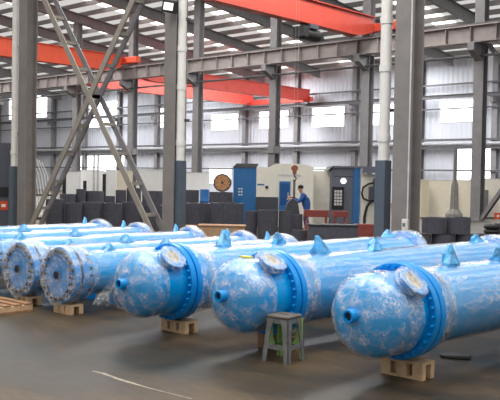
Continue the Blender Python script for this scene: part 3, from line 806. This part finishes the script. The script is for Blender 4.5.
# ------------------------------------------------------------------ machines
def zat(py, px, d_): return EYE-(py-(162+0.0185*(px+640)))*d_/F
D = 29.0; sc_ = D/F
c = at(272, D); t = thing('machine_tool', 'cream and blue enclosed machine tool behind the worker', 'machine', (c.x, c.y, 0), RZV)
zx = lambda py: zat(py, 272, D)
xx_ = lambda px: (px-272)*sc_
MB().box((xx_(233), 0, 0.0), (xx_(256), 2.2, zx(168))).build('blue_panel', MBLUE, t)
MB().prism([(xx_(232), zx(168)), (xx_(256), zx(168)), (xx_(258), zx(164)), (xx_(236), zx(164))], 'y', -0.03, 2.2).build('dark_roof', DARKST, t)
MB().prism([(xx_(256), zx(197)), (xx_(256), zx(167.5)), (xx_(268), zx(167.5)), (xx_(275), zx(163.5)), (xx_(301), zx(163.5)), (xx_(313), zx(166)), (xx_(313), 0), (xx_(278), 0), (xx_(278), zx(197))], 'y', -0.06, 2.2).build('cream_body', CREAM, t)
MB().box((xx_(256), -0.1, 0), (xx_(278), 1.8, zx(197))).build('plinth', MDARK, t)
d_ = MB().box((xx_(279), -0.1, zx(210)), (xx_(290), -0.055, zx(181))).build('door', MBLUE, t)
MB().box((xx_(280), -0.108, zx(205)), (xx_(289), -0.1, zx(183))).build('door_glass', mat('dark blue glass', srgb(40, 90, 150), 0.2), d_)
MB().box((xx_(287.5), -0.13, zx(196)), (xx_(288.2), -0.108, zx(192))).build('door_handle', CONDUIT, d_)
b = MB()
for k in range(3):
    for j in range(2): b.box((xx_(238.0+2.6*j), -0.006, zx(196-3*k)), (xx_(239.8+2.6*j), 0.0, zx(194.6-3*k)))
b.build('lettering', WHITEP, t)
MB().box((xx_(257), -0.066, zx(185.5)), (xx_(264), -0.058, zx(184))).build('nameplate', MBLUE, t)
MB().box((xx_(265), -0.09, zx(188.5)), (xx_(268), -0.058, zx(186))).build('handle', BLACK, t)
MB().box((xx_(278), -0.068, zx(176)), (xx_(300), -0.058, zx(174))).build('trim_band', CONDUIT, t)

D = 29.5; sc_ = D/F
c = at(345, D); t = thing('machine_tool', 'dark grey and blue machine tool with a lit lamp and keypad', 'machine', (c.x, c.y, 0), RZV)
zx = lambda py: zat(py, 345, D); xx_ = lambda px: (px-345)*sc_
MB().box((xx_(331), 0, 0), (xx_(353), 2.0, zx(167.5))).build('grey_body', MGREY, t)
MB().box((xx_(353), -0.06, 0), (xx_(359.5), 2.0, zx(168))).build('blue_pillar', MBLUE, t)
MB().prism([(xx_(327), zx(171)), (xx_(332), zx(166)), (xx_(332), zx(168)), (xx_(329), zx(171))], 'y', -0.08, 2.0).build('roof_edge', BLACK, t)
MB().box((xx_(332), -0.08, zx(168)), (xx_(376), 1.9, zx(166))).build('roof', MGREY, t)
MB().box((xx_(314), 0.6, 0), (xx_(331), 2.0, zx(171))).build('cream_side', CREAM, t)
k_ = MB().box((xx_(332), -0.09, zx(209)), (xx_(343.5), 0.0, zx(187))).build('control_panel', BLACK, t)
b = MB()
for i in range(3):
    for j in range(5): b.box((xx_(334+2.7*i), -0.1, zx(205.5-3.2*j)), (xx_(336.2+2.7*i), -0.09, zx(203-3.2*j)))
b.build('keys', CONDUIT, k_)
lm = MB().lathe([(0, 0.0), (0, 0.1), (0.06, 0.11), (0.06, 0)], (xx_(343), -0.07, zx(181)), (0, 1, 0), 24).build('lamp', LAMP, t)
MB().box((xx_(333), -0.012, zx(177)), (xx_(352), 0.0, zx(176))).build('panel_seam', MDARK, t)
# gantry frame at the right end with a cable arm
t2 = thing('gantry_frame', 'grey portal frame with a curved hose and pendant, left of the widest column', 'frame', (c.x, c.y, 0), RZV)
c2 = xx_
MB().box((xx_(360), -0.6, zx(172.5)), (xx_(381), -0.3, zx(167))).build('cross_beam', MGREY, t2)
MB().box((xx_(376), -0.6, 0), (xx_(381), -0.3, zx(172.5))).build('upright', MGREY, t2)
MB().box((xx_(360), -0.28, 0), (xx_(375.5), -0.2, zx(174))).build('cream_back', CREAM, t2)
hs = [(xx_(372), -0.5, zx(182)), (xx_(366), -0.5, zx(183.5)), (xx_(361), -0.5, zx(187)), (xx_(359.8), -0.5, zx(193)), (xx_(361.5), -0.5, zx(198)), (xx_(367), -0.5, zx(200)), (xx_(372), -0.5, zx(200))]
MB().tube(hs, 0.035, 8).build('hose', BLACK, t2, True)
MB().box((xx_(367), -0.58, zx(199)), (xx_(374), -0.35, zx(186))).box((xx_(371), -0.55, zx(186)), (xx_(374), -0.42, zx(178))).build('pendant', MDARK, t2)
MB().tube([(xx_(369), -0.5, zx(200)), (xx_(365), -0.5, zx(206)), (xx_(363), -0.5, zx(216)), (xx_(363), -0.5, 0.0)], 0.05, 8).build('stand', BLACK, t2, True)

# ------------------------------------------------------------------ hook with chain and a load
hp = at(294, 26.3)
t = thing('crane_hook', 'orange hook block on a chain above the lifted dark load', 'hook', (hp.x, hp.y, 0), RZV)
zh = zat(168, 294, 26.3); zl = zat(198, 294, 26.3)
MB().cyl((-0.05, 0, zh), (-0.05, 0, 12.6), 0.003, 6).cyl((0.05, 0, zh), (0.05, 0, 12.6), 0.003, 6).build('rope', CONDUIT, t)
MB().lathe([(-0.07, 0.0), (-0.07, 0.09), (-0.04, 0.11), (0.04, 0.11), (0.07, 0.09), (0.07, 0)], (0, 0, zh), (0, 1, 0), 20).box((-0.06, -0.05, zh-0.2), (0.06, 0.05, zh)).build('hook_block', ORANGE2 if 'ORANGE2' in globals() else mat('hook block brown orange', srgb(150, 92, 60), 0.6), t, True)
hk = [(0, 0, zh-0.2), (0.0, 0, zh-0.27), (0.06, 0, zh-0.33), (0.03, 0, zh-0.4), (-0.04, 0, zh-0.38)]
MB().tube(hk, 0.025, 8).build('hook', DARKST, t, True)
ch = MB()
z = zh-0.38
while z > zl+0.02:
    ch.tube([(0.0, 0, z), (0.03, 0, z-0.03), (0.0, 0, z-0.08)], 0.018, 6).tube([(0.0, 0, z), (-0.03, 0, z-0.03), (0.0, 0, z-0.08)], 0.018, 6); z -= 0.075
ch.build('chain', BLACK, t)
lp = at(291.5, 26.3)
t = thing('slung_load', 'dark tapered steel piece hanging on the chain beside the worker', 'workpiece', (lp.x, lp.y, 0), RZV)
zt, zb = zl, zat(213, 292, 26.3)
MB().prism([(-0.22, zb), (0.26, zb), (0.2, zt-0.12), (0.06, zt), (-0.02, zt-0.02), (-0.14, zt-0.16)], 'y', -0.18, 0.18).build('block', MDARK, t, bevel=0.02)
MB().tube([(0.06, 0, zt-0.03), (0.05, 0, zt+0.04)], 0.03, 8).build('eye_bolt', BLACK, t)
# trestle bench under the load
MB().prism([(-0.25, 0), (0.3, 0), (0.26, zb), (-0.22, zb)], 'y', -0.2, 0.2).build('workbench', MDARK).matrix_world = Matrix.Translation((lp.x, lp.y, 0)) @ Matrix.Rotation(RZV, 4, 'Z')
o = bpy.data.objects['workbench']; tag(o, 'dark steel pedestal under the hanging load', 'pedestal')

# ------------------------------------------------------------------ worker
def skin(name, joints, edges, m, parent, root, sub=2):
    me = bpy.data.meshes.new(name); me.from_pydata([j[:3] for j in joints], edges, [])
    o = bpy.data.objects.new(name, me); C.objects.link(o); o.parent = parent
    o.modifiers.new('skin', 'SKIN')
    sv = me.skin_vertices
    if not sv: me.skin_vertices.add() if hasattr(me.skin_vertices, 'add') else None
    if not me.skin_vertices:
        bm = bmesh.new(); bm.from_mesh(me); bm.verts.layers.skin.verify(); bm.to_mesh(me); bm.free()
    for i, j in enumerate(joints):
        d = me.skin_vertices[0].data[i]; d.radius = (j[3], j[4] if len(j) > 4 else j[3]); d.use_root = (i == root)
    s = o.modifiers.new('sub', 'SUBSURF'); s.levels = sub; s.render_levels = sub
    me.materials.append(m)
    return o
SKINM = mat('skin', srgb(196, 148, 120), 0.6, 0, 0.05)
HAIR = mat('black hair', srgb(26, 24, 24), 0.7)
OVER = mat('blue overalls', srgb(40, 84, 150), 0.8, 0, 0.12, 10)
REFL = mat('pale reflective band', srgb(216, 226, 236), 0.4)
pp = at(303.5, 26.6)
per = thing('person', 'worker in blue overalls leaning over the hanging load', 'person', (pp.x, pp.y, 0), RZV)
# local: +x screen right, -x towards the load, +z up. Leaning forward towards -x
J = [(0.12, 0, 0.82, .13, .12), (0.08, 0, 1.02, .12, .14), (0.0, 0, 1.17, .12, .16), (-0.05, 0, 1.24, .06, .06), (-0.075, -0.005, 1.29, .048, .048),
     (-0.10, -0.01, 1.35, .072, .07), (-0.115, -0.015, 1.42, .078, .075), (-0.11, -0.015, 1.475, .06, .06),
     (0.0, -0.17, 1.18, .06), (-0.14, -0.22, 0.98, .047), (-0.33, -0.15, 1.03, .036), (-0.40, -0.13, 1.05, .03),
     (0.0, 0.17, 1.18, .06), (-0.12, 0.22, 0.99, .047), (-0.30, 0.14, 1.08, .036), (-0.37, 0.12, 1.11, .03),
     (0.12, -0.1, 0.78, .09), (0.06, -0.12, 0.44, .062), (0.12, -0.12, 0.09, .045), (0.0, -0.13, 0.045, .04),
     (0.12, 0.1, 0.78, .09), (0.10, 0.12, 0.44, .062), (0.2, 0.12, 0.09, .045), (0.08, 0.13, 0.045, .04)]
E = [(0,1),(1,2),(2,3),(3,4),(4,5),(5,6),(6,7),(2,8),(8,9),(9,10),(10,11),(2,12),(12,13),(13,14),(14,15),(0,16),(16,17),(17,18),(18,19),(0,20),(20,21),(21,22),(22,23)]
skin('body', J, E, SKINM, per, 0)
Jc = [list(j) for j in J]
keep = [0,1,2,3,8,9,10,12,13,14,16,17,18,20,21,22]
mp_ = {k: i for i, k in enumerate(keep)}
Jc = [tuple(J[k][:3])+tuple(r*1.16+0.008 for r in (J[k][3], J[k][4] if len(J[k]) > 4 else J[k][3])) for k in keep]
Ec = [(mp_[a], mp_[b]) for a, b in E if a in mp_ and b in mp_]
ov = skin('overalls', Jc, Ec, OVER, per, 0)
MB().lathe([(0.0, 0.165), (0.04, 0.16)], (0.035, 0, 1.1), Vector((-0.35, 0, 1)), 20).build('reflective_band', REFL, ov, True)
hr = MB().lathe([(-0.02, 0.085), (0.02, 0.092), (0.06, 0.082), (0.09, 0.05), (0.1, 0.0)], (-0.10, -0.012, 1.43), Vector((0.15, 0, 1)), 20).build('hair', HAIR, per, True)
fc = MB(); 
fc.tube([(-0.185, -0.013, 1.40), (-0.205, -0.013, 1.375), (-0.185, -0.013, 1.365)], 0.012, 8); fc.build('nose', SKINM, per, True)
ey = MB()
for s in (-0.03, 0.012): ey.lathe([(-0.01, 0), (0, 0.01), (0.01, 0)], (-0.187, s, 1.41), (1, 0, 0), 10)
ey.build('eyes', BLACK, per)
for sgn, hnd in ((-1, (-0.40, -0.13, 1.05)), (1, (-0.37, 0.12, 1.11))):
    h_ = Vector(hnd)
    b = MB(); b.tube([h_, h_+Vector((-0.05, 0, 0.01)), h_+Vector((-0.09, 0, 0.01))], [0.03, 0.04, 0.034], 10)
    for k in range(4):
        yy = -0.03+0.02*k; L = (0.06, 0.075, 0.07, 0.055)[k]
        b.tube([h_+Vector((-0.085, yy, 0.012)), h_+Vector((-0.085-L*0.6, yy, 0.01)), h_+Vector((-0.085-L*0.9, yy, -0.02))], [0.01, 0.0095, 0.008], 8)
    b.tube([h_+Vector((-0.03, -sgn*0.03, 0.0)), h_+Vector((-0.06, -sgn*0.055, 0.01)), h_+Vector((-0.09, -sgn*0.05, 0.0))], [0.013, 0.011, 0.009], 8)
    b.build('hand', SKINM, per, True)

# ------------------------------------------------------------------ far partitions and cabinets
def panel(pxl, pxr, pyt, d_, th, m, name, label, cat, group=None, feet=True):
    c = at((pxl+pxr)/2, d_); L = (pxr-pxl)*d_/F; z1 = zat(pyt, (pxl+pxr)/2, d_)
    t = thing(name, label, cat, (c.x, c.y, 0), RZV, group)
    MB().box((-L/2, 0, 0.05), (L/2, th, z1)).build('board', m, t)
    MB().box((-L/2, -0.02, 0), (L/2, th+0.02, 0.05)).build('foot_rail', MDARK, t)
    MB().box((-L/2-0.005, -0.012, z1), (L/2+0.005, th+0.012, z1+0.03)).build('top_rail', CONDUIT, t)
    return t
G4 = 'cream partitions right of the widest column'
panel(421, 428.5, 180, 38.0, 0.8, mat('darker tan board', srgb(200, 190, 166), 0.6, 0, 0.04), 'partition', 'narrow tan partition just right of the widest column', 'partition', G4)  # narrow board in a darker tan than its cream neighbours
panel(429, 454, 180.5, 38.6, 0.1, CREAM2, 'partition', 'wide cream partition left of the thin grey pole, above the upper drums', 'partition', G4)
panel(455, 473, 180.5, 39.0, 0.1, CREAM2, 'partition', 'cream partition between the thin grey pole and the rightmost runway column', 'partition', G4)
panel(474, 505, 179, 39.5, 0.9, CREAM, 'cabinet', 'pale cabinet with a grey box and orange sign at the right edge', 'cabinet')
c = at(454.5, 29.0); t = thing('pole', 'thin grey pole with a bundled grey sheet, between cream partitions', 'pole', (c.x, c.y, 0), RZV)
MB().cyl((0, 0, 0), (0, 0, zat(148, 454, 29)), 0.07, 12).build('shaft', STEEL2, t)
b = MB().lathe([(zat(222, 454, 29), 0.32), (zat(214, 454, 29), 0.3), (zat(209, 454, 29), 0.16), (zat(185, 454, 29), 0.12), (zat(180, 454, 29), 0.07)], n=18, rib=1, ribamp=-0.2).build('bundled_sheet', mat('grey sheet', srgb(140, 136, 132), 0.8), t)
c = at(485, 38.9); t = thing('junction_box', 'grey junction box on the pale cabinet at the right', 'electrical box', (c.x, c.y, zat(211, 484, 38.9)), RZV)
MB().box((-0.16, 0, 0), (0.16, 0.4, 1.0)).build('housing', STEEL2, t, bevel=0.01); MB().cyl((0.0, 0.2, 1.0), (0.0, 0.2, 1.3), 0.02, 8).build('cable', BLACK, t)
b = MB()
c = at(498.5, 38.8); o = MB().box((-0.17, 0, -0.15), (0.17, 0.03, 0.15)).build('sign', ORANGE); o.location = (c.x, c.y, zat(216, 498, 38.8)); o.rotation_euler = (0, 0, RZV)
tag(o, 'small square orange sign at the right picture edge', 'sign')
MB().box((-0.06, -0.006, -0.05), (0.06, 0.0, 0.05)).build('pale_mark', CREAM, o)
# crossed bracing between the two rightmost runway columns
t = thing('cross_brace', 'slanted grey cross bracing between the runway columns at the right edge', 'brace', (COLX[1], Y2, 0))
w_ = COLX[0]-COLX[1]-0.55
MB().ibeam((0.27, -0.05, 0.1), (0.27+w_, -0.05, 8.0), 0.16, 0.26, 0.03, (0, 1, 0)).build('chord', STEEL2, t)
MB().ibeam((0.27, 0.13, 7.9), (0.27+w_, 0.13, 0.1), 0.16, 0.26, 0.03, (0, 1, 0)).build('chord', STEEL2, t)
# coiled black hoses at the right edge
for i, (px, d_, r, z, lab) in enumerate(((483.5, 21.6, 0.165, 0.06, 'black hose coil on the floor beside the stacked drums'), (502, 21.6, 0.165, 0.06, 'black hose coil on the floor at the right edge'), (493, 21.6, 0.165, 0.3, 'black hose coil lying on top of the other coils'))):
    c = at(px, d_); t = thing('hose_coil', lab, 'hose', (c.x, c.y, 0 if z < 0.1 else 0.365), 0, 'black hose coils')
    b = MB()
    for j in range(3 if z < 0.1 else 2):
        prof = [(0.06+0.12*j+0.06*math.sin(a*PI/4), r+0.06*math.cos(a*PI/4)) for a in range(8)]
        b.lathe(prof, n=28, closed=True)
    b.build('hose', BLACK, t, True); MB().bar((r-0.09, 0, 0.15), (r+0.09, 0, 0.15), 0.05, 0.32 if z < 0.1 else 0.26).build('tie', DARKST, t)
G5 = 'white partitions between the braces'
panel(66, 79, 172, 37.0, 0.1, WPANEL, 'partition', 'white partition left of the lower window between the braces', 'partition', G5)
panel(80, 104, 170.5, 37.5, 0.1, WPANEL, 'partition', 'white partition below the lower window, behind the two left black posts', 'partition', G5)
panel(105, 116, 170.5, 37.0, 0.1, WPANEL, 'partition', 'white partition just right of the right black post', 'partition', G5)
panel(116.5, 132, 171, 36.8, 0.1, CREAM2, 'partition', 'cream partition behind the right-hand brace', 'partition', G5)
panel(136, 163, 170, 37.4, 0.1, WPANEL, 'partition', 'white partition just left of the middle column', 'partition', G5)
panel(186, 209, 173, 37.4, 0.1, WPANEL, 'partition', 'white partition right of the middle column, left of the reel', 'partition', G5)
panel(312, 331, 181, 36.0, 0.1, CREAM2, 'partition', 'cream partition between the two machine tools', 'partition', G5)
# poles in front of the lower window at left
for px, lab in ((93.5, 'left of the two slim white poles before the low left window'), (97.5, 'right of the two slim white poles before the low left window')):
    c = at(px, 36.0); t = thing('pole', lab, 'pole', (c.x, c.y, 0), 0, 'slim white poles')
    MB().cyl((0, 0, 0.02), (0, 0, zat(155, px, 36.0)), 0.045, 10).build('shaft', CONDUIT, t); MB().cyl((0, 0, 0), (0, 0, 0.02), 0.07, 14).build('foot', CONDUIT, t)
# dark cabinet at the left edge
c = at(3, 23.5); t = thing('tall_cabinet', 'tall dark grey cabinet at the left edge with an orange notice', 'cabinet', (c.x, c.y, 0), RZV)
z1 = zat(143, 3, 23.5)
MB().box((-0.5, 0, 0.05), (0.2, 0.7, z1)).build('carcass', mat('dark blue grey enamel', srgb(78, 80, 90), 0.5, 0, 0.08), t)
MB().box((-0.48, 0.04, 0), (0.18, 0.66, 0.05)).build('plinth', BLACK, t)
MB().box((-0.15, -0.01, 0.05), (-0.13, 0.0, z1-0.05)).build('door_gap', BLACK, t)
MB().box((-0.08, -0.012, zat(210, 3, 23.5)), (0.14, 0.0, zat(201, 3, 23.5))).build('notice', ORANGE, t)
MB().box((-0.04, -0.016, zat(207, 3, 23.5)), (0.08, -0.012, zat(204, 3, 23.5))).build('notice_mark', CREAM, t)
MB().box((-0.1, -0.012, zat(197, 3, 23.5)), (0.16, 0.0, zat(187, 3, 23.5))).build('window', BLACK, t)
# bent rods leaning in a rack behind the left column
t_ = at(44, 31.0); t = thing('rod_rack', 'rack of bent pale rods right of the far-left column', 'rack', (t_.x, t_.y, 0), RZV)
for k in range(6):
    x0_ = -0.28+0.11*k; tp_ = zat(158+2*(k % 3), 40, 31)
    MB().tube([(x0_, 0, 0.08), (x0_-0.05, 0, 1.0), (x0_-0.16, 0, 1.7), (x0_-0.38, 0, tp_)], 0.016, 6).build('rod', WHITEP, t)
MB().box((-0.45, -0.15, 0), (0.45, 0.15, 0.1)).build('base', DARKST, t); MB().box((-0.6, -0.03, 0.9), (0.5, 0.03, 0.96)).build('rail', DARKST, t)
for xx in (-0.42, 0.42): MB().box((xx-0.03, -0.03, 0.1), (xx+0.03, 0.03, 0.9)).build('upright', DARKST, t)
